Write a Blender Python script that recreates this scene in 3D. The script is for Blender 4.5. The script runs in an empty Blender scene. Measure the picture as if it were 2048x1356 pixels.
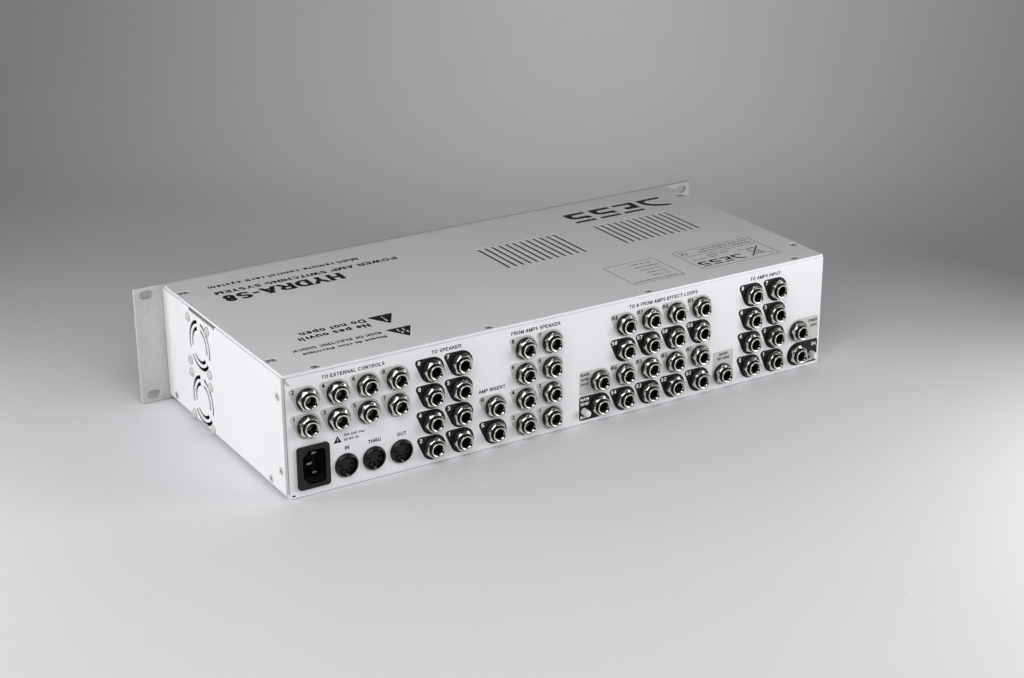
import bpy, bmesh, math, random
from mathutils import Matrix, Vector

R = math.radians
MM = 0.001
sc = bpy.context.scene
C = sc.collection
random.seed(7)

# ------------------------------------------------------------------ camera
FPX, YAW, PITCH, ROLL = 3893.2137, 0.5469, -0.3812, -0.0042
CAM = Vector((-461.08, -1037.57, 563.49)) * MM
fw = Vector((math.cos(PITCH) * math.sin(YAW), math.cos(PITCH) * math.cos(YAW), math.sin(PITCH)))
rt = Vector((math.cos(YAW), -math.sin(YAW), 0))
up = rt.cross(fw)
r2 = math.cos(ROLL) * rt + math.sin(ROLL) * up
u2 = -math.sin(ROLL) * rt + math.cos(ROLL) * up
cd = bpy.data.cameras.new('camera')
cd.sensor_width = 36.0
cd.lens = FPX * 36.0 / 2048.0
cd.clip_start = 0.05
cd.clip_end = 50.0
cd.dof.use_dof = True
cd.dof.focus_distance = 1.27
cd.dof.aperture_fstop = 28.0
cam = bpy.data.objects.new('camera', cd)
C.objects.link(cam)
cam.matrix_world = Matrix(((r2.x, u2.x, -fw.x, CAM.x), (r2.y, u2.y, -fw.y, CAM.y), (r2.z, u2.z, -fw.z, CAM.z), (0, 0, 0, 1)))
sc.camera = cam

# ------------------------------------------------------------------ studio light
sc.view_settings.view_transform = 'Standard'
sc.view_settings.look = 'None'
sc.view_settings.exposure = 0.0
sc.view_settings.gamma = 1.0
sc.render.film_transparent = False
sc.cycles.pixel_filter_type = 'BLACKMAN_HARRIS'
sc.cycles.filter_width = 1.4
sc.cycles.use_adaptive_sampling = False
sc.cycles.max_bounces = 8
sc.cycles.caustics_reflective = False
sc.cycles.sample_clamp_indirect = 4.0
world = bpy.data.worlds.new('World')
sc.world = world
world.use_nodes = True
bg = world.node_tree.nodes['Background']
bg.inputs[0].default_value = (0.97, 0.98, 1.0, 1)
bg.inputs[1].default_value = 0.022

FH = Vector((math.sin(YAW), math.cos(YAW), 0))      # horizontal view direction
RH = Vector((math.cos(YAW), -math.sin(YAW), 0))     # to the right of the picture
CEN = Vector((0.22, 0.10, 0))


def softbox(name, right, fwd, height, aim, size, power, col=(1, 1, 1)):
    d = bpy.data.lights.new(name, 'AREA')
    d.shape = 'RECTANGLE'
    d.size, d.size_y = size
    d.energy = power
    d.color = col
    o = bpy.data.objects.new(name, d)
    C.objects.link(o)
    p = CEN + RH * right + FH * fwd + Vector((0, 0, height))
    t = CEN + RH * aim[0] + FH * aim[1] + Vector((0, 0, aim[2]))
    o.location = p
    o.rotation_euler = (t - p).to_track_quat('-Z', 'Y').to_euler()
    return o


softbox('softbox_left', -0.757, -0.386, 0.180, (0.046, -0.592, 0.02), (0.7, 0.3), 3.55)
softbox('softbox_right', 0.812, -0.255, 0.202, (0.251, -0.769, 0.02), (0.6, 0.36), 5.6)
softbox('softbox_front', -0.055, -0.673, 0.690, (0.0, 0.55, 0.0), (0.8, 0.6), 4.75)
softbox('backdrop_lamp', 0.100, 0.441, 0.440, (0.100, 1.558, 0.0), (0.25, 0.2), 0.66, (1.0, 0.955, 0.925))


# ------------------------------------------------------------------ materials
def newmat(name):
    m = bpy.data.materials.new(name)
    m.use_nodes = True
    nt = m.node_tree
    return m, nt, nt.nodes['Principled BSDF']


def add_noise(nt, scale, detail=4, rough=0.6, vec=None):
    tc = nt.nodes.new('ShaderNodeTexCoord')
    n = nt.nodes.new('ShaderNodeTexNoise')
    n.inputs['Scale'].default_value = scale
    n.inputs['Detail'].default_value = detail
    n.inputs['Roughness'].default_value = rough
    if vec:
        mp = nt.nodes.new('ShaderNodeMapping')
        mp.inputs['Scale'].default_value = vec
        nt.links.new(tc.outputs['Object'], mp.inputs['Vector'])
        nt.links.new(mp.outputs['Vector'], n.inputs['Vector'])
    else:
        nt.links.new(tc.outputs['Object'], n.inputs['Vector'])
    return n


def ramp(nt, src, c0, c1, p0=0.3, p1=0.7):
    r = nt.nodes.new('ShaderNodeValToRGB')
    r.color_ramp.elements[0].position = p0
    r.color_ramp.elements[1].position = p1
    r.color_ramp.elements[0].color = (*c0, 1)
    r.color_ramp.elements[1].color = (*c1, 1)
    nt.links.new(src.outputs['Fac'], r.inputs['Fac'])
    return r


def mat(name, col, rough=0.5, metal=0.0, var=0.0, nscale=60, bump=0.0, bscale=900, rvar=0.0, spec=None, vec=None):
    m, nt, b = newmat(name)
    b.inputs['Base Color'].default_value = (*col, 1)
    b.inputs['Roughness'].default_value = rough
    b.inputs['Metallic'].default_value = metal
    if spec is not None:
        b.inputs['Specular IOR Level'].default_value = spec
    if var or rvar:
        n = add_noise(nt, nscale, vec=vec)
        if var:
            rp = ramp(nt, n, [c * (1 - var) for c in col], [min(1, c * (1 + var)) for c in col])
            nt.links.new(rp.outputs['Color'], b.inputs['Base Color'])
        if rvar:
            mr = nt.nodes.new('ShaderNodeMapRange')
            mr.inputs['To Min'].default_value = rough - rvar
            mr.inputs['To Max'].default_value = rough + rvar
            nt.links.new(n.outputs['Fac'], mr.inputs['Value'])
            nt.links.new(mr.outputs['Result'], b.inputs['Roughness'])
    if bump:
        n2 = add_noise(nt, bscale, 2)
        bp = nt.nodes.new('ShaderNodeBump')
        bp.inputs['Strength'].default_value = bump
        bp.inputs['Distance'].default_value = 0.0002
        nt.links.new(n2.outputs['Fac'], bp.inputs['Height'])
        nt.links.new(bp.outputs['Normal'], b.inputs['Normal'])
    return m


WHITE = mat('white_powder_coat', (0.80, 0.805, 0.825), 0.42, var=0.02, nscale=11, bump=0.12, bscale=1400, rvar=0.10)
EDGE = mat('bare_aluminium_edge', (0.62, 0.62, 0.58), 0.42, 0.35, var=0.10, nscale=250)
ALU = mat('brushed_aluminium_panel', (0.56, 0.56, 0.545), 0.48, 0.30, var=0.06, nscale=420, bump=0.25, bscale=1200, rvar=0.08)
STEEL = mat('zinc_screw', (0.66, 0.645, 0.60), 0.33, 0.75, var=0.12, nscale=600)
PIN = mat('plated_pin', (0.30, 0.285, 0.25), 0.32, 1.0, var=0.1, nscale=500)
FLANGE = mat('grey_steel_flange', (0.40, 0.40, 0.385), 0.5, 0.5, var=0.08, nscale=300)
NICKEL = mat('nickel_plating', (0.80, 0.765, 0.69), 0.22, 1.0, var=0.05, nscale=400, rvar=0.06)
BLACK = mat('black_plastic', (0.009, 0.0092, 0.0105), 0.34, rvar=0.05, nscale=200, spec=0.35)
BLACKM = mat('black_moulded_plastic', (0.011, 0.0112, 0.012), 0.5, bump=0.2, bscale=2500, spec=0.25)
DEEP = mat('black_interior_and_hole_shade', (0.004, 0.004, 0.004), 0.7, spec=0.1)  # socket interiors; also the shade painted into screw recesses and the relief hole
THREAD = mat('black_threaded_plastic', (0.008, 0.008, 0.009), 0.55, spec=0.2)
INK = mat('black_print', (0.010, 0.010, 0.011), 0.55, spec=0.12)
INKN = mat('dark_navy_print', (0.018, 0.018, 0.032), 0.55, spec=0.12)
GREYP = mat('grey_print', (0.53, 0.53, 0.51), 0.45, var=0.01, nscale=90)
DARKP = mat('dark_print', (0.014, 0.0145, 0.016), 0.5, var=0.08, nscale=120, spec=0.2)
WINK = mat('white_print', (0.78, 0.78, 0.78), 0.5)
CAPW = mat('white_button_plastic', (0.74, 0.745, 0.74), 0.40, var=0.02, nscale=200)
RIVET = mat('white_rivet_plastic', (0.52, 0.52, 0.50), 0.25)
INSIDE = mat('dark_interior', (0.11, 0.10, 0.075), 0.7, var=0.3, nscale=40)


def paper_material():
    m, nt, b = newmat('white_seamless_paper')
    b.inputs['Roughness'].default_value = 0.62
    b.inputs['Specular IOR Level'].default_value = 0.25
    n1 = add_noise(nt, 3.0, 5, 0.55)
    r1 = ramp(nt, n1, (0.770, 0.771, 0.791), (0.789, 0.790, 0.806), 0.35, 0.65)
    # sparse specks of dust and faint scuffs lying on the paper
    tc = nt.nodes.new('ShaderNodeTexCoord')
    vo = nt.nodes.new('ShaderNodeTexVoronoi')
    vo.voronoi_dimensions = '2D'
    vo.inputs['Scale'].default_value = 11.0
    nt.links.new(tc.outputs['Object'], vo.inputs['Vector'])
    near = nt.nodes.new('ShaderNodeMapRange')
    near.inputs['From Min'].default_value = 0.004
    near.inputs['From Max'].default_value = 0.013
    near.inputs['To Min'].default_value = 1.0
    near.inputs['To Max'].default_value = 0.0
    nt.links.new(vo.outputs['Distance'], near.inputs['Value'])
    sep = nt.nodes.new('ShaderNodeSeparateColor')
    nt.links.new(vo.outputs['Color'], sep.inputs['Color'])
    gate = nt.nodes.new('ShaderNodeMapRange')
    gate.inputs['From Min'].default_value = 0.45
    gate.inputs['From Max'].default_value = 1.0
    gate.inputs['To Max'].default_value = 0.4
    nt.links.new(sep.outputs['Red'], gate.inputs['Value'])
    speck = nt.nodes.new('ShaderNodeMath')
    speck.operation = 'MULTIPLY'
    nt.links.new(near.outputs['Result'], speck.inputs[0])
    nt.links.new(gate.outputs['Result'], speck.inputs[1])
    n3 = add_noise(nt, 16.0, 4, 0.6, vec=(1.0, 5.0, 1.0))
    r3_ = ramp(nt, n3, (0, 0, 0), (1, 1, 1), 0.64, 0.78)
    sc_ = nt.nodes.new('ShaderNodeMath')
    sc_.operation = 'MULTIPLY_ADD'
    sc_.inputs[1].default_value = 0.05
    nt.links.new(r3_.outputs['Color'], sc_.inputs[0])
    nt.links.new(speck.outputs['Value'], sc_.inputs[2])
    mx = nt.nodes.new('ShaderNodeMixRGB')
    mx.inputs[2].default_value = (0.25, 0.24, 0.22, 1)
    nt.links.new(sc_.outputs['Value'], mx.inputs[0])
    nt.links.new(r1.outputs['Color'], mx.inputs[1])
    nt.links.new(mx.outputs['Color'], b.inputs['Base Color'])
    n4 = add_noise(nt, 700.0, 3, 0.6)
    bp = nt.nodes.new('ShaderNodeBump')
    bp.inputs['Strength'].default_value = 0.12
    bp.inputs['Distance'].default_value = 0.0003
    nt.links.new(n4.outputs['Fac'], bp.inputs['Height'])
    nt.links.new(bp.outputs['Normal'], b.inputs['Normal'])
    return m


PAPER = paper_material()

# ------------------------------------------------------------------ mesh helpers (millimetres)
M_REAR = Matrix(((1, 0, 0, 0), (0, 0, -1, 0), (0, 1, 0, 0), (0, 0, 0, 1)))      # u->x, v->z, out->-y
M_LEFT = Matrix(((0, 0, -1, 0), (-1, 0, 0, 0), (0, 1, 0, 0), (0, 0, 0, 1)))     # u->-y, v->z, out->-x
M_TOP = Matrix.Identity(4)
M_TEXT = Matrix(((-1, 0, 0, 0), (0, -1, 0, 0), (0, 0, 1, 0), (0, 0, 0, 1)))     # writing on the lid reads from the front


def link(name, me, material, parent=None, smooth=None):
    o = bpy.data.objects.new(name, me)
    C.objects.link(o)
    if material is not None and not me.materials:
        me.materials.append(material)
    if smooth:
        me.shade_smooth()
        me.set_sharp_from_angle(angle=R(smooth))
    if parent is not None:
        o.parent = parent
    return o


def from_bm(name, bm, material, parent=None, M=None, smooth=None, loc=None):
    me = bpy.data.meshes.new(name)
    bm.normal_update()
    bm.to_mesh(me)
    bm.free()
    if M is not None:
        me.transform(M)
    me.transform(Matrix.Scale(MM, 4))
    o = link(name, me, material, parent, smooth)
    if loc:
        o.location = Vector(loc) * MM
    return o


def box_bm(x0, x1, y0, y1, z0, z1, bev=0.0, seg=2):
    bm = bmesh.new()
    bmesh.ops.create_cube(bm, size=1.0)
    for v in bm.verts:
        v.co = Vector((x0 + (v.co.x + .5) * (x1 - x0), y0 + (v.co.y + .5) * (y1 - y0), z0 + (v.co.z + .5) * (z1 - z0)))
    if bev:
        bmesh.ops.bevel(bm, geom=bm.edges[:], offset=bev, segments=seg, affect='EDGES', profile=0.5)
    return bm


def lathe_bm(profile, n=40, jitter=None):
    """profile: (radius, height) pairs, turned round the local z axis"""
    bm = bmesh.new()
    rings = []
    for k in range(n):
        a = 2 * math.pi * k / n
        ring = []
        for i, (r, h) in enumerate(profile):
            if jitter:
                r, h = jitter(i, a, r, h)
            ring.append(bm.verts.new((r * math.cos(a), r * math.sin(a), h)))
        rings.append(ring)
    for k in range(n):
        a, b = rings[k], rings[(k + 1) % n]
        for i in range(len(profile) - 1):
            bm.faces.new((a[i], b[i], b[i + 1], a[i + 1]))
    bmesh.ops.remove_doubles(bm, verts=bm.verts[:], dist=1e-5)
    bmesh.ops.recalc_face_normals(bm, faces=bm.faces[:])
    return bm


def plate(name, outlines, z0, z1, material, parent=None, M=None, bev=0.0, smooth=35):
    """flat plate with holes: first outline outside, the others cut out"""
    cu = bpy.data.curves.new(name, 'CURVE')
    cu.dimensions = '2D'
    cu.fill_mode = 'BOTH'
    for pts in outlines:
        sp = cu.splines.new('POLY')
        sp.points.add(len(pts) - 1)
        for p, q in zip(sp.points, pts):
            p.co = (q[0], q[1], 0, 1)
        sp.use_cyclic_u = True
    h = (z1 - z0) / 2
    cu.extrude = max(h - bev, 0)
    cu.bevel_depth = bev
    cu.bevel_resolution = 2 if bev > 0.5 else 1
    cu.offset = -bev
    o = bpy.data.objects.new(name, cu)
    C.objects.link(o)
    me = bpy.data.meshes.new_from_object(o)
    bpy.data.objects.remove(o)
    bpy.data.curves.remove(cu)
    me.transform(Matrix.Translation((0, 0, (z0 + z1) / 2)))
    if M is not None:
        me.transform(M)
    me.transform(Matrix.Scale(MM, 4))
    me.name = name
    return link(name, me, material, parent, smooth)


def arc(cx, cy, rx, ry, a0, a1, n=12):
    return [(cx + rx * math.cos(R(a0 + (a1 - a0) * k / n)), cy + ry * math.sin(R(a0 + (a1 - a0) * k / n))) for k in range(n + 1)]


def circle(cx, cy, r, n=32):
    return arc(cx, cy, r, r, 0, 360, n)[:-1]


def rrect(x0, x1, y0, y1, r, n=6):
    return (arc(x1 - r, y1 - r, r, r, 0, 90, n) + arc(x0 + r, y1 - r, r, r, 90, 180, n)
            + arc(x0 + r, y0 + r, r, r, 180, 270, n) + arc(x1 - r, y0 + r, r, r, 270, 360, n))


def hull(pts):
    pts = sorted(set((round(a, 4), round(b, 4)) for a, b in pts))

    def half(seq):
        out = []
        for p in seq:
            while len(out) > 1 and (out[-1][0] - out[-2][0]) * (p[1] - out[-2][1]) - (out[-1][1] - out[-2][1]) * (p[0] - out[-2][0]) <= 0:
                out.pop()
            out.append(p)
        return out
    return half(pts)[:-1] + half(pts[::-1])[:-1]


def ngon_bm(polys, h=0.0):
    bm = bmesh.new()
    for k, pts in enumerate(polys):
        bm.faces.new([bm.verts.new((a, b, h)) for a, b in pts])
    bm.normal_update()
    for f in bm.faces:
        if f.normal.z < 0:
            f.normal_flip()
    return bm


# ------------------------------------------------------------------ lettering: a bold grotesque drawn as strokes
XV = 0.68


def S_(a):
    return a


GL = {
    'A': (1.0, [[(0, 0), (.5, 1)], [(1, 0), (.5, 1)], [(.2, .27), (.8, .27)]]),
    'B': (.92, [[(0, 0), (0, 1)], [(0, 1), (.5, 1)] + arc(.55, .77, .38, .23, 90, -90) + [(0, .54)], [(.5, .54)] + arc(.55, .27, .45, .27, 90, -90) + [(0, 0)]]),
    'C': (.98, [arc(.52, .5, .52, .5, 38, 322, 20)]),
    'D': (.96, [[(0, 0), (0, 1)], [(0, 1), (.4, 1)] + arc(.45, .5, .55, .5, 90, -90, 16) + [(0, 0)]]),
    'E': (.86, [[(0, 0), (0, 1)], [(0, 1), (1, 1)], [(0, .52), (.93, .52)], [(0, 0), (1, 0)]]),
    'F': (.80, [[(0, 0), (0, 1)], [(0, 1), (1, 1)], [(0, .5), (.85, .5)]]),
    'G': (1.02, [arc(.52, .5, .52, .5, 40, 350, 22), [(1, .42), (1, .08)], [(.55, .42), (1, .42)]]),
    'H': (.95, [[(0, 0), (0, 1)], [(1, 0), (1, 1)], [(0, .52), (1, .52)]]),
    'I': (.20, [[(.5, 0), (.5, 1)]]),
    'K': (.98, [[(0, 0), (0, 1)], [(0, .33), (.95, 1)], [(.38, .58), (1, 0)]]),
    'L': (.80, [[(0, 0), (0, 1)], [(0, 0), (1, 0)]]),
    'M': (1.12, [[(0, 0), (0, 1)], [(1, 0), (1, 1)], [(.02, 1), (.5, 0)], [(.98, 1), (.5, 0)]]),
    'N': (.95, [[(0, 0), (0, 1)], [(1, 0), (1, 1)], [(.02, 1), (.98, 0)]]),
    'O': (1.05, [arc(.5, .5, .5, .5, 0, 360, 28)]),
    'P': (.88, [[(0, 0), (0, 1)], [(0, 1), (.55, 1)] + arc(.6, .72, .4, .28, 90, -90) + [(0, .44)]]),
    'R': (.98, [[(0, 0), (0, 1)], [(0, 1), (.55, 1)] + arc(.58, .74, .36, .26, 90, -90) + [(0, .48)], [(.52, .48), (1, 0)]]),
    'S': (.88, [arc(.5, .75, .44, .25, 22, 250, 14) + arc(.5, .26, .5, .26, 72, -162, 14)]),
    'T': (.88, [[(.5, 0), (.5, 1)], [(0, 1), (1, 1)]]),
    'U': (.95, [[(0, 1)] + arc(.5, .36, .5, .36, 180, 360, 14) + [(1, 1)]]),
    'V': (.95, [[(0, 1), (.5, 0)], [(1, 1), (.5, 0)]]),
    'W': (1.36, [[(0, 1), (.26, 0)], [(.5, 1), (.26, 0)], [(.5, 1), (.74, 0)], [(1, 1), (.74, 0)]]),
    'X': (.95, [[(0, 0), (.97, 1)], [(1, 0), (.03, 1)]]),
    'Y': (.95, [[(0, 1), (.5, .42)], [(1, 1), (.5, .42)], [(.5, 0), (.5, .5)]]),
    '0': (.72, [arc(.5, .5, .5, .5, 0, 360, 24)]),
    '1': (.50, [[(.75, 0), (.75, 1)], [(.72, .97), (.0, .70)]]),
    '2': (.72, [arc(.5, .71, .47, .29, 168, -28, 12) + [(.06, 0)], [(.02, 0), (1, 0)]]),
    '3': (.72, [arc(.48, .76, .44, .24, 162, -85, 12), arc(.48, .27, .5, .27, 85, -162, 12)]),
    '4': (.76, [[(.72, 0), (.72, 1)], [(.70, .96), (.02, .30)], [(0, .26), (1, .26)]]),
    '5': (.72, [[(.9, 1), (.22, 1), (.1, .50)], arc(.47, .31, .5, .31, 132, -160, 14)]),
    '6': (.72, [arc(.5, .30, .48, .30, 0, 360, 20), arc(.55, .5, .53, .5, 42, 190, 12)]),
    '7': (.72, [[(0, 1), (1, 1)], [(.97, .98), (.62, .55), (.40, 0)]]),
    '8': (.72, [arc(.5, .77, .42, .23, 0, 360, 20), arc(.5, .27, .5, .27, 0, 360, 20)]),
    '9': (.72, [arc(.5, .70, .48, .30, 0, 360, 20), arc(.45, .5, .53, .5, -138, 10, 12)]),
    '&': (1.0, [[(1, 0), (.28, .66)] + arc(.43, .81, .21, .19, 205, -40, 10) + [(.22, .47)] + arc(.36, .24, .34, .24, 130, 300, 10) + [(.95, .48)]]),
    '-': (.42, [[(0, .42), (1, .42)]]),
    '/': (.42, [[(0, 0), (1, 1)]]),
    ':': (.2, [[(.5, .0), (.5, .13)], [(.5, .5), (.5, .68)]]),
    '.': (.2, [[(.5, .0), (.5, .13)]]),
    ',': (.2, [[(.5, .1), (.3, -.15)]]),
    '!': (.2, [[(.5, .32), (.5, 1)], [(.5, .0), (.5, .13)]]),
    'a': (.72, [arc(.5, .46, .45, .22, 165, 0, 10) + [(.95, 0)], [(.95, .40), (.45, .37)] + arc(.42, .185, .42, .185, 95, 270, 8) + [(.6, .01), (.95, .16)]]),
    'b': (.76, [[(0, 0), (0, 1)], arc(.5, .34, .5, .34, 0, 360, 20)]),
    'c': (.72, [arc(.5, .34, .5, .34, 45, 315, 16)]),
    'd': (.76, [[(1, 0), (1, 1)], arc(.5, .34, .5, .34, 0, 360, 20)]),
    'e': (.74, [[(.02, .36), (.98, .36)], arc(.5, .34, .5, .34, 4, 322, 18)]),
    'f': (.44, [[(1, .98)] + arc(.85, .75, .45, .24, 90, 180, 6) + [(.40, 0)], [(0, XV), (1, XV)]]),
    'g': (.76, [arc(.5, .34, .5, .34, 0, 360, 20), [(1, XV), (1, -.08)] + arc(.5, -.08, .5, .24, 0, -155, 10)]),
    'h': (.74, [[(0, 0), (0, 1)], arc(.5, .42, .5, .26, 180, 0, 10) + [(1, 0)]]),
    'i': (.20, [[(.5, 0), (.5, XV)], [(.5, .88), (.5, 1)]]),
    'k': (.74, [[(0, 0), (0, 1)], [(.02, .24), (.95, XV)], [(.36, .40), (1, 0)]]),
    'l': (.20, [[(.5, 0), (.5, 1)]]),
    'm': (1.16, [[(0, 0), (0, XV)], arc(.25, .44, .25, .24, 180, 0, 8) + [(.5, 0)], arc(.75, .44, .25, .24, 180, 0, 8) + [(1, 0)]]),
    'n': (.74, [[(0, 0), (0, XV)], arc(.5, .42, .5, .26, 180, 0, 10) + [(1, 0)]]),
    'o': (.78, [arc(.5, .34, .5, .34, 0, 360, 22)]),
    'p': (.76, [[(0, -.33), (0, XV)], arc(.5, .34, .5, .34, 0, 360, 20)]),
    'q': (.76, [[(1, -.33), (1, XV)], arc(.5, .34, .5, .34, 0, 360, 20)]),
    'r': (.48, [[(0, 0), (0, XV)], arc(.95, .34, .95, .33, 180, 92, 8)]),
    's': (.70, [arc(.5, .51, .42, .17, 22, 250, 12) + arc(.5, .175, .5, .175, 72, -162, 12)]),
    't': (.44, [[(.40, .92), (.40, .2)] + arc(.75, .2, .35, .2, 180, 280, 6), [(0, XV), (1, XV)]]),
    'u': (.74, [[(1, 0), (1, XV)], [(0, XV)] + arc(.5, .26, .5, .26, 180, 360, 10)]),
    'v': (.76, [[(0, XV), (.5, 0)], [(1, XV), (.5, 0)]]),
    'w': (1.10, [[(0, XV), (.26, 0)], [(.5, XV), (.26, 0)], [(.5, XV), (.74, 0)], [(1, XV), (.74, 0)]]),
    'x': (.74, [[(0, 0), (.97, XV)], [(1, 0), (.03, XV)]]),
    'y': (.76, [[(0, XV), (.5, 0)], [(1, XV), (.38, -.26), (.05, -.30)]]),
    'z': (.70, [[(0, XV), (1, XV)], [(.95, XV), (.05, 0)], [(0, 0), (1, 0)]]),
}
GL['é'] = (GL['e'][0], GL['e'][1] + [[(.40, .86), (.72, 1.04)]])


def ribbon(pts, th, lims):
    """a polyline as quads; lims = (start cut, end cut) each None or ('x'|'y', value)"""
    n = len(pts)
    closed = n > 3 and (Vector(pts[0]) - Vector(pts[-1])).length < 1e-6
    L, Rr = [], []
    for i in range(n):
        p = Vector(pts[i])
        if closed and i in (0, n - 1):
            a, b = Vector(pts[-2]), Vector(pts[1])
        else:
            a, b = Vector(pts[max(i - 1, 0)]), Vector(pts[min(i + 1, n - 1)])
        d1 = (p - a).normalized() if (p - a).length > 1e-9 else (b - p).normalized()
        d2 = (b - p).normalized() if (b - p).length > 1e-9 else d1
        t = d1 + d2
        t = t.normalized() if t.length > 1e-6 else d1
        nn = Vector((-t.y, t.x))
        k = th / 2 / max(0.45, nn.dot(Vector((-d1.y, d1.x))))
        L.append(p + nn * k)
        Rr.append(p - nn * k)
    for end, lim in ((0, lims[0]), (n - 1, lims[1])):
        if lim is None or closed:
            continue
        ax = 0 if lim[0] == 'x' else 1
        j = 1 if end == 0 else n - 2
        d = Vector(pts[end]) - Vector(pts[j])
        if abs(d[ax]) < 1e-6:
            continue
        for side in (L, Rr):
            side[end] = side[end] + d * ((lim[1] - side[end][ax]) / d[ax])
    return [(L[i], Rr[i], Rr[i + 1], L[i + 1]) for i in range(n - 1)]


def text_bm(s, x0, x1, base, cap, t=0.19, tb=0.155, gap=0.13, h=0.0):
    nat = 0
    for i, ch in enumerate(s):
        nat += (0.34 if ch == ' ' else GL[ch][0]) + (gap if i < len(s) - 1 else 0)
    k = (x1 - x0) / cap / nat
    bm = bmesh.new()
    pen = 0.0
    q = t / tb
    for ch in s:
        if ch == ' ':
            pen += (0.34 + gap) * k
            continue
        w, strokes = GL[ch]
        w = w * k
        if w < t:
            w = t
        for j, st in enumerate(strokes):
            pts = []
            for u, v in st:
                pts.append((t / 2 + u * (w - t), (tb / 2 + v * (1 - tb)) * q))
            lims = []
            for e, o in ((0, 1), (-1, -2)):
                u, v = st[e]
                uo, vo = st[o]
                lim = None
                if abs(v - vo) > 1e-6 and abs(u - uo) < 2.2 * abs(v - vo) and len(st) < 4 or abs(u - uo) < 1e-6:
                    if abs(v) < 1e-6:
                        lim = ('y', 0.0)
                    elif abs(v - 1) < 1e-6:
                        lim = ('y', q)
                    elif abs(v - XV) < 1e-6:
                        lim = ('y', (tb + XV * (1 - tb)) * q)
                elif abs(v - vo) < 1e-6:
                    if abs(u) < 1e-6:
                        lim = ('x', 0.0)
                    elif abs(u - 1) < 1e-6:
                        lim = ('x', w)
                lims.append(lim)
            for quad in ribbon(pts, t, lims):
                vs = []
                for p in quad:
                    c = (x0 + (pen + p.x) * cap, base + p.y / q * cap)
                    if not vs or (Vector(c) - Vector((vs[-1].co.x, vs[-1].co.y))).length > 1e-6:
                        vs.append(bm.verts.new((c[0], c[1], h + j * 0.004)))
                if len(vs) > 2:
                    bm.faces.new(vs)
        pen += w + gap * k
    bm.normal_update()
    for f in bm.faces:
        if f.normal.z < 0:
            f.normal_flip()
    return bm


# ------------------------------------------------------------------ the setting: a seamless paper sweep
def backdrop():
    prof = [(-1.6, 0.0), (-0.8, 0.0), (0.0, 0.0), (0.3, 0.0)]
    rad, y0 = 0.543, 0.451
    for k in range(0, 25):
        a = R(90 * k / 24)
        prof.append((y0 + rad * math.sin(a), rad - rad * math.cos(a)))
    prof += [(y0 + rad, 1.2), (y0 + rad, 2.2)]
    bm = bmesh.new()
    xs = [-2.2 + 4.4 * i / 22 for i in range(23)]
    rows = []
    for f, z in prof:
        rows.append([bm.verts.new(CEN + FH * f + RH * x + Vector((0, 0, z - 0.0003))) for x in xs])
    for a, b in zip(rows, rows[1:]):
        for i in range(len(xs) - 1):
            bm.faces.new((a[i], a[i + 1], b[i + 1], b[i]))
    bmesh.ops.recalc_face_normals(bm, faces=bm.faces[:])
    me = bpy.data.meshes.new('backdrop_paper')
    bm.to_mesh(me)
    bm.free()
    o = link('backdrop_paper', me, PAPER)
    me.shade_smooth()
    o['kind'] = 'structure'
    o['label'] = 'white seamless paper sweep under and behind the rack unit'


backdrop()

# ------------------------------------------------------------------ the rack unit
W, D, ZT = 440.2, 196.0, 87.4
root = bpy.data.objects.new('rack_unit', None)
C.objects.link(root)
root.empty_display_size = 0.05
root['label'] = 'white two-unit audio rack switching unit seen from its socket-filled rear panel'
root['category'] = 'rack unit'

# rear panel with a rounded sheet-metal fold, bottom tray behind it
ZR = [11.95, 30.55, 49.1, 67.85]       # the four socket rows
HOLES = [(x, z) for x in (17.6, 39.25, 61.0, 82.8) for z in ZR[2:]]
HOLES += [(x, z) for x in (109.0, 130.8, 181.2, 202.6, 263.5, 284.9, 306.6, 328.6, 375.4, 397.3) for z in ZR]
HOLES += [(x, z) for x in (156.9, 242.1, 419.2) for z in ZR[:2]] + [(350.0, ZR[0])]
REC = [(16.2, 32.4), (12.0, 27.6), (12.0, 13.4), (16.2, 8.7), (26.4, 8.7), (28.0, 10.3), (28.0, 30.8), (26.4, 32.4)]
rear = plate('rear_panel', [rrect(2.5, W, 0.0, 85.1, 1.2, 4)] + [circle(x, z, 4.2, 20) for x, z in HOLES]
             + [circle(x, 15.0, 7.4, 32) for x in (43.8, 64.15, 84.5)] + [rrect(11.0, 29.0, 7.7, 33.4, 1.0, 3)], -2.4, 0.0, WHITE, root, M_REAR, bev=0.7)
tray = from_bm('bottom_tray', box_bm(2.7, W - 0.4, 2.5, D - 0.2, 0.05, 3.0, 0.6, 2), WHITE, root, smooth=40)
board = from_bm('added_dark_board', box_bm(6, W - 8, 14, D - 8, 8.0, 9.6), INSIDE, root)  # unseen board added so the inside below the vents stays dark
for x in (40, 400):
    from_bm('standoff', box_bm(x - 3, x + 3, 60, 66, 2.9, 8.1), STEEL, board)

# left side panel with two fan grilles and a notch in its upper edge
fans = [(132.3, 62.7), (132.0, 21.7)]


def grille(cy, cz):
    out = []
    for ro, ri, g in ((18.1, 15.6, 9.5), (13.3, 10.9, 14.0)):
        for g0, g1 in ((-29, 90), (90, 210), (210, 331)):
            rm, hw = (ro + ri) / 2, (ro - ri) / 2
            a0, a1 = g0 + g, g1 - g
            o_ = arc(-cy, cz, ro, ro, a0, a1, 18)
            i_ = arc(-cy, cz, ri, ri, a1, a0, 18)
            out.append(o_ + i_)
    return out


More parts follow.
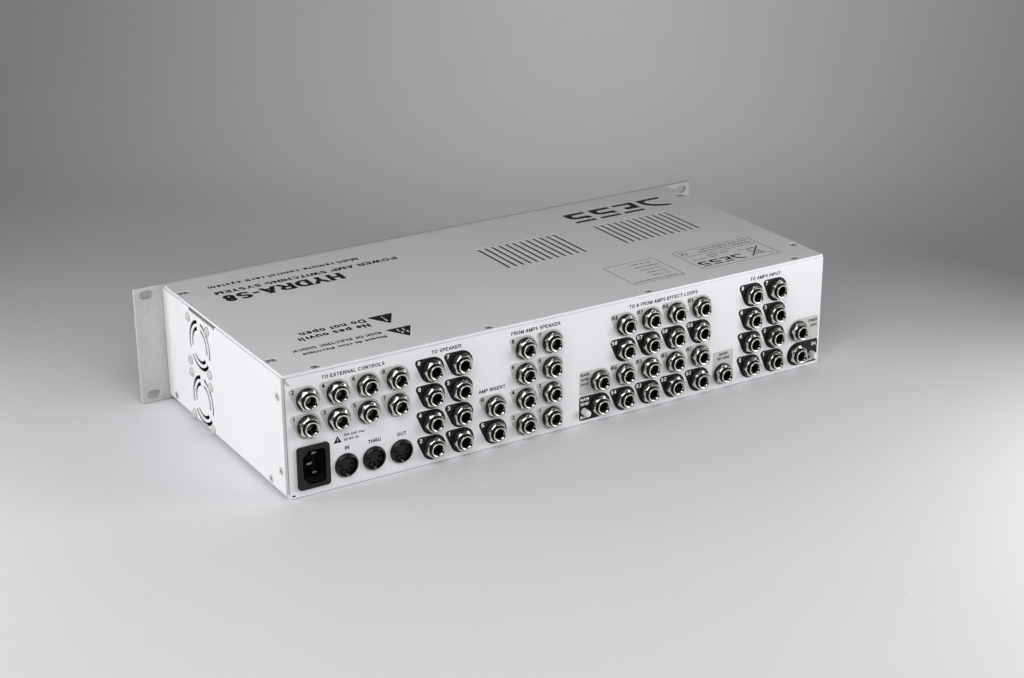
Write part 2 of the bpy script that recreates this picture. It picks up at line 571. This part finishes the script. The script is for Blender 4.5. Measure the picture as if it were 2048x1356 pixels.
side_out = [(-D + .2, 3.6), (-D + .2, 85.7), (-150.0, 85.7), (-149.4, 83.6), (-109.0, 83.6), (-106.6, 82.6), (-105.6, 82.6), (-103.4, 85.7),
            (-0.0, 85.7), (-0.0, 3.6)]
holes = []
for f in fans:
    holes += grille(*f)
side = plate('side_panel', [side_out] + holes, -1.2, 0.0, WHITE, root, M_LEFT, bev=0.25)
side['label'] = 'white left side panel with two round fan grilles'
from_bm('cut_edge', box_bm(0.3, 2.0, -0.10, 2.2, 3.9, 84.9, 0.1, 1), EDGE, side)
from_bm('notch_flange', box_bm(1.4, 7.5, 101.0, 152.5, 81.0, 84.3, 0.2, 1), FLANGE, side)
side_r = plate('side_panel', [[(2.8, 3.6), (2.8, 85.3), (D - .2, 85.3), (D - .2, 3.6)]], W - 2.3, W - 0.4, WHITE, root,
               Matrix(((0, 0, 1, 0), (1, 0, 0, 0), (0, 1, 0, 0), (0, 0, 0, 1))), bev=0.25)

# fans behind the grilles
for cy, cz in fans:
    fr = plate('cooling_fan', [rrect(-cy - 20, -cy + 20, max(cz - 20, 3.4), cz + 20, 3), circle(-cy, cz, 18.9, 48)], -12.0, -1.6, BLACKM, root, M_LEFT)
    hub = lathe_bm([(0, 0), (8.6, 0), (9.0, -0.6), (9.0, -6)], 32)
    from_bm('fan_hub', hub, BLACKM, fr, Matrix.Translation((4.0, cy, cz)) @ M_LEFT, smooth=40)
    bm = bmesh.new()
    for k in range(7):
        a0 = 2 * math.pi * k / 7
        vs = []
        for rr, da, hh in ((8.8, 0, -1.0), (17.8, .12, -1.4), (17.8, .78, -5.5), (8.8, .66, -5.2)):
            vs.append(bm.verts.new((rr * math.cos(a0 + da), rr * math.sin(a0 + da), hh)))
        bm.faces.new(vs)
    from_bm('fan_blade', bm, BLACKM, fr, Matrix.Translation((4.0, cy, cz)) @ M_LEFT)

# push rivets that hold the fans
riv = lathe_bm([(3.5, 0.0), (3.5, 0.25), (3.15, 0.85), (2.4, 1.3), (1.3, 1.55), (0, 1.62)], 28)
rivet0 = None
for cy, cz in ((149.8, 78.5), (116.8, 78.5), (149.6, 46.4), (116.5, 46.6), (149.3, 37.4), (116.4, 37.6), (149.1, 5.9), (116.5, 5.9)):
    if rivet0 is None:
        rivet0 = from_bm('rivet', riv, RIVET, side, M_LEFT, smooth=60, loc=(-0.02, cy, cz))
    else:
        o = rivet0.copy()
        C.objects.link(o)
        o.location = Vector((-0.02, cy, cz)) * MM


# countersunk screws of the side panel
def torx(r, n=6):
    pts = []
    for k in range(n * 6):
        a = 2 * math.pi * k / (n * 6)
        rr = r * (1 + 0.18 * math.cos(n * a))
        pts.append((rr * math.cos(a), rr * math.sin(a)))
    return pts


def flat_screw(y, z, first=[None]):
    if first[0] is None:
        s = plate('screw', [circle(0, 0, 2.75, 32), torx(0.95)], 0.0, 0.35, STEEL, side, M_LEFT, bev=0.12)
        d = from_bm('screw_recess_shade', ngon_bm([circle(0, 0, 1.3, 16)], 0.06), DEEP, None, M_LEFT)  # black disc painting the shade inside the drive hole
        d.parent = s
        first[0] = (s, d)
    else:
        s = first[0][0].copy()
        d = first[0][1].copy()
        C.objects.link(s)
        C.objects.link(d)
        d.parent = s
        s.parent = side
    s.location = Vector((-0.01, y, z)) * MM


for y, z in ((181.7, 7.8), (5.8, 71.4), (5.7, 19.2), (21.9, 7.5)):
    flat_screw(y, z)

# ------------------------------------------------------------------ top cover: slots, screw notches, print
notches = []
SCREWS = [(8.2, 173.0, 'l'), (7.8, 27.7, 'l'), (26.1, 3.5, 'r'), (155.0, 3.5, 'r'), (284.9, 3.6, 'r'), (415.2, 3.7, 'r'),
          (433.4, 27.9, 'e'), (433.4, 171.0, 'e')]
for x, y, k in SCREWS:
    r = 3.0
    if k == 'l':
        notches.append(arc(x, y, r, r, 90, -90, 12) + [(3.0, y - r), (3.0, y + r)])
    elif k == 'e':
        notches.append(arc(x, y, r, r, 270, 90, 12) + [(437.6, y + r), (437.6, y - r)])
    else:
        notches.append(arc(x, y, r, r, 180, 0, 12) + [(x + r, 0.9), (x - r, 0.9)])
vents = []
for g0 in (228.4, 332.0):
    for k in range(12):
        x = g0 + 6.0 * k
        vents.append(arc(x, 142.8, 1.25, 1.25, 0, 180, 6) + arc(x, 97.8, 1.25, 1.25, 180, 360, 6))
cover = plate('top_cover', [rrect(1.25, 438.7, -0.7, D - 0.3, 0.5, 3)] + notches + vents, 86.3, ZT, WHITE, root, bev=0.35)
cover['label'] = 'white top cover with two rows of cooling slots and printed warnings'
from_bm('folded_lip', box_bm(1.5, 438.6, -0.66, 0.75, 85.4, 86.9, 0.25, 2), WHITE, cover, smooth=40)
from_bm('folded_lip', box_bm(1.24, 2.8, 0.8, D - 0.4, 85.4, 86.9, 0.25, 2), WHITE, cover, smooth=40)
from_bm('folded_lip', box_bm(437.7, 438.66, 0.8, D - 0.4, 85.4, 86.9, 0.25, 2), WHITE, cover, smooth=40)
from_bm('inner_flange', box_bm(3.0, W - 3, 2.6, 11.0, 84.6, 86.2), FLANGE, root)
from_bm('inner_flange', box_bm(2.2, 13.0, 153.5, D - 2, 84.6, 86.2), FLANGE, root)
from_bm('inner_flange', box_bm(2.2, 13.0, 12.0, 100.0, 84.6, 86.2), FLANGE, root)
from_bm('inner_flange', box_bm(W - 13, W - 2.6, 12.0, D - 2, 84.6, 86.2), FLANGE, root)


def pan_screw(x, y, first=[None]):
    if first[0] is None:
        def cross(i, a, r, h):
            return r, h
        bm = lathe_bm([(2.45, 0), (2.5, 0.3), (2.3, 0.7), (1.7, 0.98), (0.9, 1.1), (0, 1.14)], 32)
        s = from_bm('screw', bm, STEEL, cover, None, smooth=50)
        cr = bmesh.new()
        for ang in (25, 115):
            b = box_bm(-1.15, 1.15, -0.22, 0.22, 0.80, 1.17)
            tmp = bpy.data.meshes.new('t')
            b.to_mesh(tmp)
            b.free()
            tmp.transform(Matrix.Rotation(R(ang), 4, 'Z'))
            cr.from_mesh(tmp)
            bpy.data.meshes.remove(tmp)
        d = from_bm('screw_recess_shade', cr, DEEP, s)  # black cross laid on the head as the shade of a drive recess
        first[0] = (s, d)
    else:
        s, d = first[0][0].copy(), first[0][1].copy()
        C.objects.link(s)
        C.objects.link(d)
        d.parent = s
    s.location = Vector((x, y, 86.2)) * MM
    s.rotation_euler = (0, 0, random.uniform(0, 3))


for x, y, k in SCREWS:
    pan_screw(x, y)

ZP = ZT + 0.03


def lid_text(s, xs, xe, base, cap, t=0.20, tb=0.17, gap=0.13, m=INK, z=0.0):
    # writing runs towards -x; xs is where it starts
    return from_bm('printed_lettering', text_bm(s, -xs, -xe, -base, cap, t, tb, gap, ZP + z), m, cover, M_TEXT)


lid_text('HYDRA-S8', 117.8, 26.0, 152.4, 13.0, 0.285, 0.205, 0.10)
lid_text('POWER AMP SWITCHING SYSTEM', 168.2, 25.6, 162.0, 5.4, 0.29, 0.235, 0.12)
lid_text('Multi remote control rack system', 143.2, 26.2, 174.8, 5.1, 0.25, 0.24, 0.15)
lid_text('Do not open', 90.0, 41.4, 60.9, 6.4, 0.23, 0.21)
lid_text('Ne pas ouvrir', 89.2, 36.0, 52.4, 6.4, 0.23, 0.21)
lid_text('RISK OF ELECTRIC SHOCK', 89.0, 24.8, 34.9, 3.8, 0.24, 0.23)
lid_text('Risque de choc électrique', 89.0, 28.8, 27.1, 3.8, 0.24, 0.23)


def tri(name, x0, x1, yb, ya, r=0.6):
    pts = []
    for cx, cy in ((x0 - r, yb - r), (x1 + r, yb - r), ((x0 + x1) / 2, ya + 1.6 * r)):
        pts += circle(cx, cy, r, 10)
    return from_bm(name, ngon_bm([hull(pts)], ZP), INK, cover)


t1 = tri('warning_triangle', 111.9, 93.4, 61.4, 44.6)
t2 = tri('warning_triangle', 111.9, 93.4, 34.8, 18.0)
# exclamation mark: tapered stroke and dot
from_bm('printed_lettering', ngon_bm([[(102.0, 49.4), (103.3, 49.4), (103.0, 55.6), (102.3, 55.6)], circle(102.65, 57.6, 0.75, 14)], ZP + 0.03), WINK, cover)
# twin lightning bolts
bolts = []
for dx in (-2.0, 2.0):
    x = 102.7 + dx
    bolts += [[(x + .9, 24.2), (x - .2, 24.2), (x + .5, 27.4), (x + 1.5, 27.0)],
              [(x + 1.5, 27.0), (x + .6, 27.4), (x - 1.3, 27.9), (x - .9, 28.7)],
              [(x - 1.3, 27.9), (x - .4, 28.4), (x + .3, 31.4), (x - .5, 31.6)],
              [(x - 1.0, 31.2), (x + .9, 30.8), (x + .2, 33.2)]]
from_bm('printed_lettering', ngon_bm(bolts, ZP + 0.03), WINK, cover)

# emblem letters, in a frame whose u runs with the writing and v points up the writing
D_out = [(21.4, 0), (0.4, 0), (0.0, 1.2), (0.2, 3.6), (13.6, 3.6)] + arc(13.6, 6.3, 3.0, 2.7, -90, 30, 5) + \
    [(14.6, 11.6), (11.0, 14.6), (6.4, 17.0), (1.0, 18.5), (0.0, 20.4), (0.3, 21.7), (3.4, 21.5), (9.4, 20.3), (15.0, 17.4), (19.0, 13.4), (21.0, 8.6), (21.4, 4)]
E_low = [(26.0, 0), (44.6, 0), (44.6, 3.3), (31.6, 3.5)] + arc(32.6, 6.1, 2.0, 2.6, 180, 90, 4) + \
    [(38.4, 8.9), (38.6, 10.8), (38.6, 12.6), (37.8, 13.6), (26.0, 14.4), (25.8, 7)]
E_bar = [(26.0, 18.2), (44.8, 18.2), (44.8, 21.6), (26.0, 21.6)]
S_low = [(71.8, 0), (90.4, 0), (90.4, 6.4), (89.6, 10.0), (87.4, 12.4), (83.6, 13.6), (76.4, 13.6), (76.2, 14.8), (71.6, 14.8), (71.6, 11.4)] + \
    arc(74.2, 11.6, 2.4, 2.2, 190, 270, 4) + [(80.6, 9.5)] + arc(82.6, 6.7, 2.6, 2.8, 90, -90, 6) + [(71.8, 3.8)]
S_bar = [(71.8, 18.4), (90.4, 18.4), (90.4, 21.8), (71.8, 21.8)]


def emblem(x_start, y_base, k, z):
    groups = [[D_out], [E_low, E_bar]] + [[[(a - o, b) for a, b in S_low], [(a - o, b) for a, b in S_bar]] for o in (23.2, 0.0)]
    for g in groups:
        outs = []
        for pl in g:
            outs.append([(-x_start + a * k, -y_base + b * k) for a, b in pl])
        o = plate('emblem_letter', outs, 0, 0, INK, cover, Matrix.Translation((0, 0, z)) @ M_TEXT, smooth=None)


emblem(414.8, 176.6, 1.0, ZP)
emblem(387.3, 32.7, 0.435, ZP)


def frame(x0, x1, y0, y1, w, r, name='printed_frame'):
    return plate(name, [rrect(x0, x1, y0, y1, r, 4), rrect(x0 + w, x1 - w, y0 + w, y1 - w, max(r - w, 0.05), 4)], 0, 0, INK, cover,
                 Matrix.Translation((0, 0, ZP)), smooth=None)


frame(344.6, 414.5, 18.8, 59.3, 0.46, 1.0)
frame(283.5, 327.4, 18.4, 59.2, 0.46, 1.0)
for y in (28.5, 34.7, 40.9, 53.4):
    frame(317.6, 321.0, y - 1.7, y + 1.7, 0.36, 0.1, 'printed_checkbox')
thin = dict(t=0.22, tb=0.18)
lid_text('Amplifier Output Impedance', 323.6, 286.2, 22.6, 1.9, **thin)
lid_text('4 Ohms', 315.4, 305.6, 29.3, 1.8, **thin)
lid_text('8 Ohms', 315.4, 305.5, 35.4, 1.8, **thin)
lid_text('16 Ohms', 315.3, 303.9, 41.7, 1.8, **thin)
lid_text('Amplifier Power', 323.6, 302.9, 47.6, 1.9, **thin)
lid_text('100 Watts', 315.0, 302.9, 54.1, 1.8, **thin)
lid_text('MODEL : HYDRA-S8', 371.3, 349.0, 38.7, 1.5, **thin)
lid_text('SERIAL : NUMBER', 383.4, 364.2, 42.7, 1.5, **thin)
lid_text('Do not expose this equipment to moisture, water and dust', 411.2, 348.2, 46.8, 1.4, t=0.19, tb=0.16)
lid_text('Hand Made in France by DESS', 410.7, 362.4, 51.5, 2.1, t=0.25, tb=0.20)
lid_text('www.dess-equipment.com', 410.6, 367.2, 55.8, 2.1, t=0.25, tb=0.20)


def strokes(name, lines, th, m=INK, M=None):
    bm = bmesh.new()
    for j, (pts, w) in enumerate(lines):
        for q in ribbon(pts, w or th, (None, None)):
            bm.faces.new([bm.verts.new((p.x, p.y, ZP + 0.004 * j)) for p in q])
    bm.normal_update()
    for f in bm.faces:
        if f.normal.z < 0:
            f.normal_flip()
    return from_bm(name, bm, m, cover, M)


# conformity mark (u with the writing, from its left end)
strokes('printed_mark', [(arc(-351.3, -53.0, 2.6, 2.6, 90, 270, 12), None), (arc(-347.6, -53.0, 2.6, 2.6, 90, 270, 12), None), ([(-350.0, -53.0), (-348.0, -53.0)], None)], 0.75, M=M_TEXT)
# crossed-out bin
cx, cy = -401.2, -32.0
binl = [([(cx - 3.6, cy + 5.2), (cx - 2.6, cy - 5.6), (cx + 3.0, cy - 5.6), (cx + 4.0, cy + 5.2)], 0.5),
        ([(cx - 4.4, cy + 5.6), (cx + 4.8, cy + 5.6)], 0.9),
        ([(cx - 1.4, cy + 1.0), (cx + 1.8, cy + 1.0), (cx + 1.8, cy + 3.4), (cx - 1.4, cy + 3.4), (cx - 1.4, cy + 1.0)], 0.4),
        ([(cx - 2.6, cy - 6.4), (cx - 0.6, cy - 6.4)], 1.4),
        ([(cx + 1.8, cy - 6.2), (cx + 3.4, cy - 6.2)], 1.0),
        ([(cx - 8.6, cy - 9.0), (cx + 8.6, cy + 8.8)], 0.45),
        ([(cx - 9.6, cy + 9.0), (cx + 9.8, cy - 9.0)], 0.45)]
strokes('printed_mark', binl, 0.5, M=M_TEXT)
strokes('printed_mark', [([(cx - 8.0, cy - 8.6), (cx + 8.8, cy + 8.6)], 0.9)], 0.9, M=Matrix.Translation((0, 0, 0.03)) @ M_TEXT)

# ------------------------------------------------------------------ front panel with rack ears
ears = []
for x in (-12.15, 452.35):
    for z in (82.3, 6.0):
        ears.append(arc(x + 2.0, z, 3.1, 3.1, -90, 90, 10) + arc(x - 2.0, z, 3.1, 3.1, 90, 270, 10))
fp = plate('front_panel', [rrect(-21.2, 461.4, 0.0, 88.0, 1.4, 4)] + ears, -D - 3.0, -D, ALU, root, M_REAR, bev=0.2)
fp['label'] = 'grey aluminium front panel whose ears carry slotted rack holes'

# ------------------------------------------------------------------ rear panel: print, sockets
YP = 0.03


def rear_text(s, x0, x1, base, cap, parent, m=INKN, t=0.225, tb=0.20, gap=0.14, h=YP):
    return from_bm('printed_lettering', text_bm(s, x0, x1, base, cap, t, tb, gap, h), m, parent, M_REAR)


rear_text('TO EXTERNAL CONTROLS', 28.6, 73.9, 79.1, 2.5, rear)
rear_text('TO SPEAKER', 108.7, 131.3, 79.0, 2.5, rear)
rear_text('FROM AMPS SPEAKER', 170.1, 209.2, 78.9, 2.6, rear)
rear_text('AMP INSERT', 144.2, 165.0, 42.2, 2.6, rear)
rear_text('TO & FROM AMPS EFFECT LOOPS', 266.2, 325.2, 78.9, 2.6, rear)
rear_text('TO AMPS INPUT', 372.3, 399.8, 78.8, 2.6, rear)
rear_text('IN', 43.0, 46.1, 26.0, 2.6, rear)
rear_text('THRU', 60.2, 69.4, 26.1, 2.6, rear)
rear_text('OUT', 81.5, 88.5, 26.1, 2.6, rear)
rear_text('100-240 Vac', 42.6, 58.2, 35.6, 1.9, rear, t=0.21, tb=0.19)
rear_text('50-60 Hz', 42.6, 53.6, 32.4, 1.9, rear, t=0.21, tb=0.19)
from_bm('warning_triangle', ngon_bm([[(35.0, 32.1), (41.0, 32.1), (38.0, 37.2)]], YP), INKN, rear, M_REAR)
from_bm('printed_lettering', ngon_bm([[(37.75, 35.4), (38.25, 35.4), (38.12, 33.5), (37.88, 33.5)], circle(38.0, 33.0, 0.25, 10)], YP + 0.02), WINK, rear, M_REAR)

# one jack socket: black collar > hexagon nut, threaded barrel, ferrule
HC, HN, HT = 2.1, 4.5, 6.9


def nut_bm():
    bm = bmesh.new()
    n = 48
    rf = 6.6
    rings = []
    prof = [(1.0, HC - 0.3), (1.0, HN - 0.75), (0.0, HN)]
    lo, hi, tp, inn = [], [], [], []
    for k in range(n):
        a = 2 * math.pi * k / n
        s = (a % (math.pi / 3)) - math.pi / 6
        rh = rf / math.cos(s)
        rr = min(rh, 7.5)
        # chamfer cone: face radius 6.55 at the top, dropping towards the corners
        drop = max(0.0, (rr - 6.35)) * 0.62 + 0.12
        rings.append([bm.verts.new((rr * math.cos(a), rr * math.sin(a), HC - 0.2)),
                      bm.verts.new((rr * math.cos(a), rr * math.sin(a), HN - drop - 0.1)),
                      bm.verts.new((6.25 * math.cos(a), 6.25 * math.sin(a), HN)),
                      bm.verts.new((5.85 * math.cos(a), 5.85 * math.sin(a), HN)),
                      bm.verts.new((5.7 * math.cos(a), 5.7 * math.sin(a), HN - 1.6))])
    for k in range(n):
        a, b = rings[k], rings[(k + 1) % n]
        for i in range(4):
            bm.faces.new((a[i], b[i], b[i + 1], a[i + 1]))
    bmesh.ops.recalc_face_normals(bm, faces=bm.faces[:])
    return bm


def ferrule_bm():
    def notch(i, a, r, h):
        d = (math.degrees(a) + 33) % 360            # cut-out at the lower right
        if d > 180:
            d -= 360
        if abs(d) < 8 and 1 <= i <= 5:
            return r, min(h, HT - 0.9)
        return r, h
    return lathe_bm([(5.02, HT - 0.5), (5.05, HT - 0.12), (4.95, HT), (4.4, HT), (4.2, HT - 0.1), (3.5, HT - 0.9), (3.3, HT - 1.6), (3.3, HT - 4.0)], 72, notch)


thread = [(5.2, HN - 1.7)]
h = HN - 1.5
while h < HT - 0.9:
    thread += [(5.2, h), (4.92, h + 0.3)]
    h += 0.6
thread += [(5.1, HT - 0.4), (4.9, HT - 0.35), (3.4, HT - 0.6)]

jack_proto = None


def jack(x, z, rot):
    global jack_proto
    if jack_proto is None:
        collar = lathe_bm([(7.75, 0.0), (7.75, 1.2), (7.55, 1.75), (7.1, HC), (5.2, HC)], 48)
        c = from_bm('jack_socket', collar, BLACK, root, M_REAR, smooth=40)
        nut = from_bm('hex_nut', nut_bm(), NICKEL, c, M_REAR, smooth=28)
        bar = from_bm('threaded_barrel', lathe_bm(thread, 40), THREAD, c, M_REAR, smooth=50)
        fer = from_bm('ferrule', ferrule_bm(), NICKEL, c, M_REAR, smooth=40)
        core = from_bm('socket_bore', lathe_bm([(3.28, HT - 1.5), (3.28, -14), (0, -14)], 32), DEEP, c, M_REAR, smooth=40)
        tip = from_bm('contact_spring', box_bm(-0.9, 0.9, -11.0, -10.0, -3.0, -1.6, 0.2, 1), STEEL, c)
        jack_proto = (c, [nut, bar, fer, core, tip])
        parts = jack_proto[1]
    else:
        c = jack_proto[0].copy()
        C.objects.link(c)
        parts = []
        for p in jack_proto[1]:
            q = p.copy()
            C.objects.link(q)
            q.parent = c
            parts.append(q)
    c.location = Vector((x, 0.0, z)) * MM
    parts[0].rotation_euler = (0, rot, 0)
    return c


RJ = 9.15


def tear(x, z):
    return hull(circle(x, z, RJ, 48) + circle(x - 10.3, z + 6.75, 2.4, 20))


def decal(outline, dark, texts):
    d = from_bm('socket_label', ngon_bm([outline], 0.015), DARKP if dark else GREYP, root, M_REAR)
    for s, x0, x1, base, cap in texts:
        rear_text(s, x0, x1, base, cap, d, WINK if dark else INK, t=0.24, tb=0.21, h=0.035)
    return d


def labelled_jack(x, row, s, dark):
    z = ZR[row]
    if len(s) == 1:
        w = {'1': 1.3, 'R': 2.6, 'S': 2.5}.get(s, 2.05)
        tx = [(s, x - 9.75 - w * .53, x - 9.75 + w * .53, z + 5.1, 3.0)]
    else:
        tx = [(s, x - 11.7, x - 6.95 - (0.35 if s[1] == '1' else 0), z + 5.05, 3.0)]
    decal(tear(x, z), dark, tx)
    jack(x, z, random.uniform(0, math.pi / 3))


for k, x in enumerate((17.6, 39.25, 61.0, 82.8)):
    labelled_jack(x, 3, str(2 * k + 2), False)
    labelled_jack(x, 2, str(2 * k + 1), False)
for r in range(4):
    labelled_jack(109.0, r, str(2 * r + 2), True)
    labelled_jack(130.8, r, str(2 * r + 1), True)
    labelled_jack(181.2, r, str(2 * r + 2), False)
    labelled_jack(202.6, r, str(2 * r + 1), False)
    labelled_jack(375.4, r, str(2 * r + 2), True)
    labelled_jack(397.3, r, str(2 * r + 1), True)
labelled_jack(156.9, 1, 'R', False)
labelled_jack(156.9, 0, 'S', True)
for k, x in enumerate((263.5, 284.9, 306.6, 328.6)):
    labelled_jack(x, 3, 'R%d' % (8 - k), False)
    labelled_jack(x, 2, 'S%d' % (8 - k), True)
    labelled_jack(x, 1, 'R%d' % (4 - k), False)
    labelled_jack(x, 0, 'S%d' % (4 - k), True)

x = 242.1
z = ZR[1]
decal(hull(circle(x, z, RJ, 48) + circle(226.8, z + RJ - 1.6, 1.6, 16) + circle(226.8, z - RJ + 1.6, 1.6, 16)), False,
      [('MAIN', 226.3, 233.3, 36.1, 2.15), ('SEND', 226.2, 233.6, 32.6, 2.15), ('/AUX', 226.2, 233.0, 29.1, 2.15)])
jack(x, z, 0.2)
z = ZR[0]
decal(hull(circle(x, z, RJ, 48) + circle(226.8, z + RJ - 1.6, 1.6, 16) + circle(226.8, z - RJ + 1.6, 1.6, 16)), True,
      [('MAIN', 226.2, 233.2, 17.6, 2.15), ('SEND', 226.2, 233.6, 14.1, 2.15), ('BUFF', 226.3, 233.4, 4.0, 2.15)])
jack(x, z, 0.75)
x = 350.0
decal(hull(circle(x, z, RJ, 48) + circle(x - RJ + 1.6, 28.0, 1.6, 16) + circle(x + RJ - 1.6, 28.0, 1.6, 16)), False,
      [('MAIN', 346.7, 353.7, 26.0, 2.15), ('RETURN', 344.9, 355.4, 22.6, 2.15)])
jack(x, z, 0.35)
x = 419.2
z = ZR[1]
decal(hull(circle(x, z, RJ, 48) + circle(436.8, z + RJ - 1.6, 1.6, 16) + circle(436.8, z - RJ + 1.6, 1.6, 16)), False,
      [('TUNER', 428.2, 437.1, 35.2, 2.15), ('/AUX', 431.0, 437.1, 31.3, 2.15)])
jack(x, z, 0.1)
z = ZR[0]
decal(hull(circle(x, z, RJ, 48) + circle(436.8, z + RJ - 1.6, 1.6, 16) + circle(436.8, z - RJ + 1.6, 1.6, 16)), True,
      [('IN', 433.1, 436.9, 15.7, 2.7), ('BUFF', 429.6, 436.7, 3.9, 2.15)])
jack(x, z, 0.55)

# push buttons
btn = lathe_bm([(2.55, 0.0), (2.55, 0.5), (2.45, 0.6), (2.4, 5.6), (2.2, 5.95), (1.8, 6.05), (0, 6.1)], 36)
b0 = from_bm('push_button', btn, CAPW, root, M_REAR, smooth=40, loc=(229.3, 0.0, 9.6))
b1 = b0.copy()
C.objects.link(b1)
b1.location = Vector((433.0, 0.0, 9.2)) * MM

# ------------------------------------------------------------------ power inlet
rec = REC
inlet = plate('power_inlet', [rrect(8.4, 31.6, 5.4, 35.5, 2.4, 6), rec], -0.5, 2.1, BLACKM, root, M_REAR, bev=0.5)
inlet['label'] = 'black mains inlet with three blade pins'
bm = bmesh.new()
n = len(rec)
f_ = [bm.verts.new((a, b, 1.7)) for a, b in rec]
k_ = [bm.verts.new((a, b, -13.0)) for a, b in rec]
for i in range(n):
    bm.faces.new((f_[i], f_[(i + 1) % n], k_[(i + 1) % n], k_[i]))
bm.faces.new(k_)
from_bm('inlet_recess', bm, BLACKM, inlet, M_REAR)
for px, pz in ((23.2, 27.2), (19.6, 20.2), (23.2, 13.2)):
    from_bm('blade_pin', box_bm(px - 2.0, px + 2.0, 4.6, 12.8, pz - 0.95, pz + 0.95, 0.35, 2), PIN, inlet, smooth=40)

# ------------------------------------------------------------------ round multi-pin sockets
din_first = None


def din(x):
    global din_first
    if din_first is None:
        o = from_bm('din_socket', lathe_bm([(8.45, 0.0), (8.45, 0.6), (8.25, 1.2), (7.6, 2.1), (7.1, 2.4), (6.9, 2.35), (6.75, 2.1), (6.72, 1.9)], 48), BLACK, root, M_REAR, smooth=35)
        hs = []
        for a in (4, -43, -90, -137, 176):
            ca, sa = math.cos(R(a)), math.sin(R(a))
            pts = []
            for u, v in ((-1.4, -0.62), (-0.9, -0.78), (-0.2, -0.42), (0.2, -0.42), (0.9, -0.82), (1.5, -0.7), (1.5, 0.7), (0.9, 0.82), (0.2, 0.42), (-0.2, 0.42), (-0.9, 0.78), (-1.4, 0.62)):
                pts.append(((4.15 + u) * ca - v * sa, (4.15 + u) * sa + v * ca))
            hs.append(pts)
        outer = arc(0, 0, 6.2, 6.2, 101, 439, 44) + [(1.2, 4.6), (-1.2, 4.6)]
        ins = plate('contact_insert', [outer] + hs, -1.9, 0.1, BLACKM, o, M_REAR, bev=0.08)
        bk = from_bm('socket_well', lathe_bm([(6.72, 1.92), (6.7, -2.2), (0, -2.2)], 40), DEEP, o, M_REAR, smooth=40)
        sp = from_bm('shield_contact', box_bm(-0.7, 0.7, -2.2, 0.4, -6.95, -6.45, 0.15, 2), STEEL, o)
        din_first = (o, [ins, bk, sp])
    else:
        o = din_first[0].copy()
        C.objects.link(o)
        for p in din_first[1]:
            q = p.copy()
            C.objects.link(q)
            q.parent = o
    o.location = Vector((x, 0.0, 15.0)) * MM


for x in (43.8, 64.15, 84.5):
    din(x)

# ------------------------------------------------------------------ fold details at the rear left corners
seam = box_bm(-0.85, 0.85, -0.35, 0.35, -2.6, 2.6, 0.3, 2)
so = from_bm('corner_seam', seam, EDGE, rear, Matrix.Rotation(R(-38), 4, 'Y'), smooth=40, loc=(4.3, -0.1, 82.0))
from_bm('relief_hole_shade', ngon_bm([arc(0, 0, 1.3, 0.6, 0, 360, 16)[:-1]], 0.05), DEEP, rear, M_REAR, loc=(5.4, 0.0, 2.2))  # flat black oval, the shade of a relief hole put in as colour
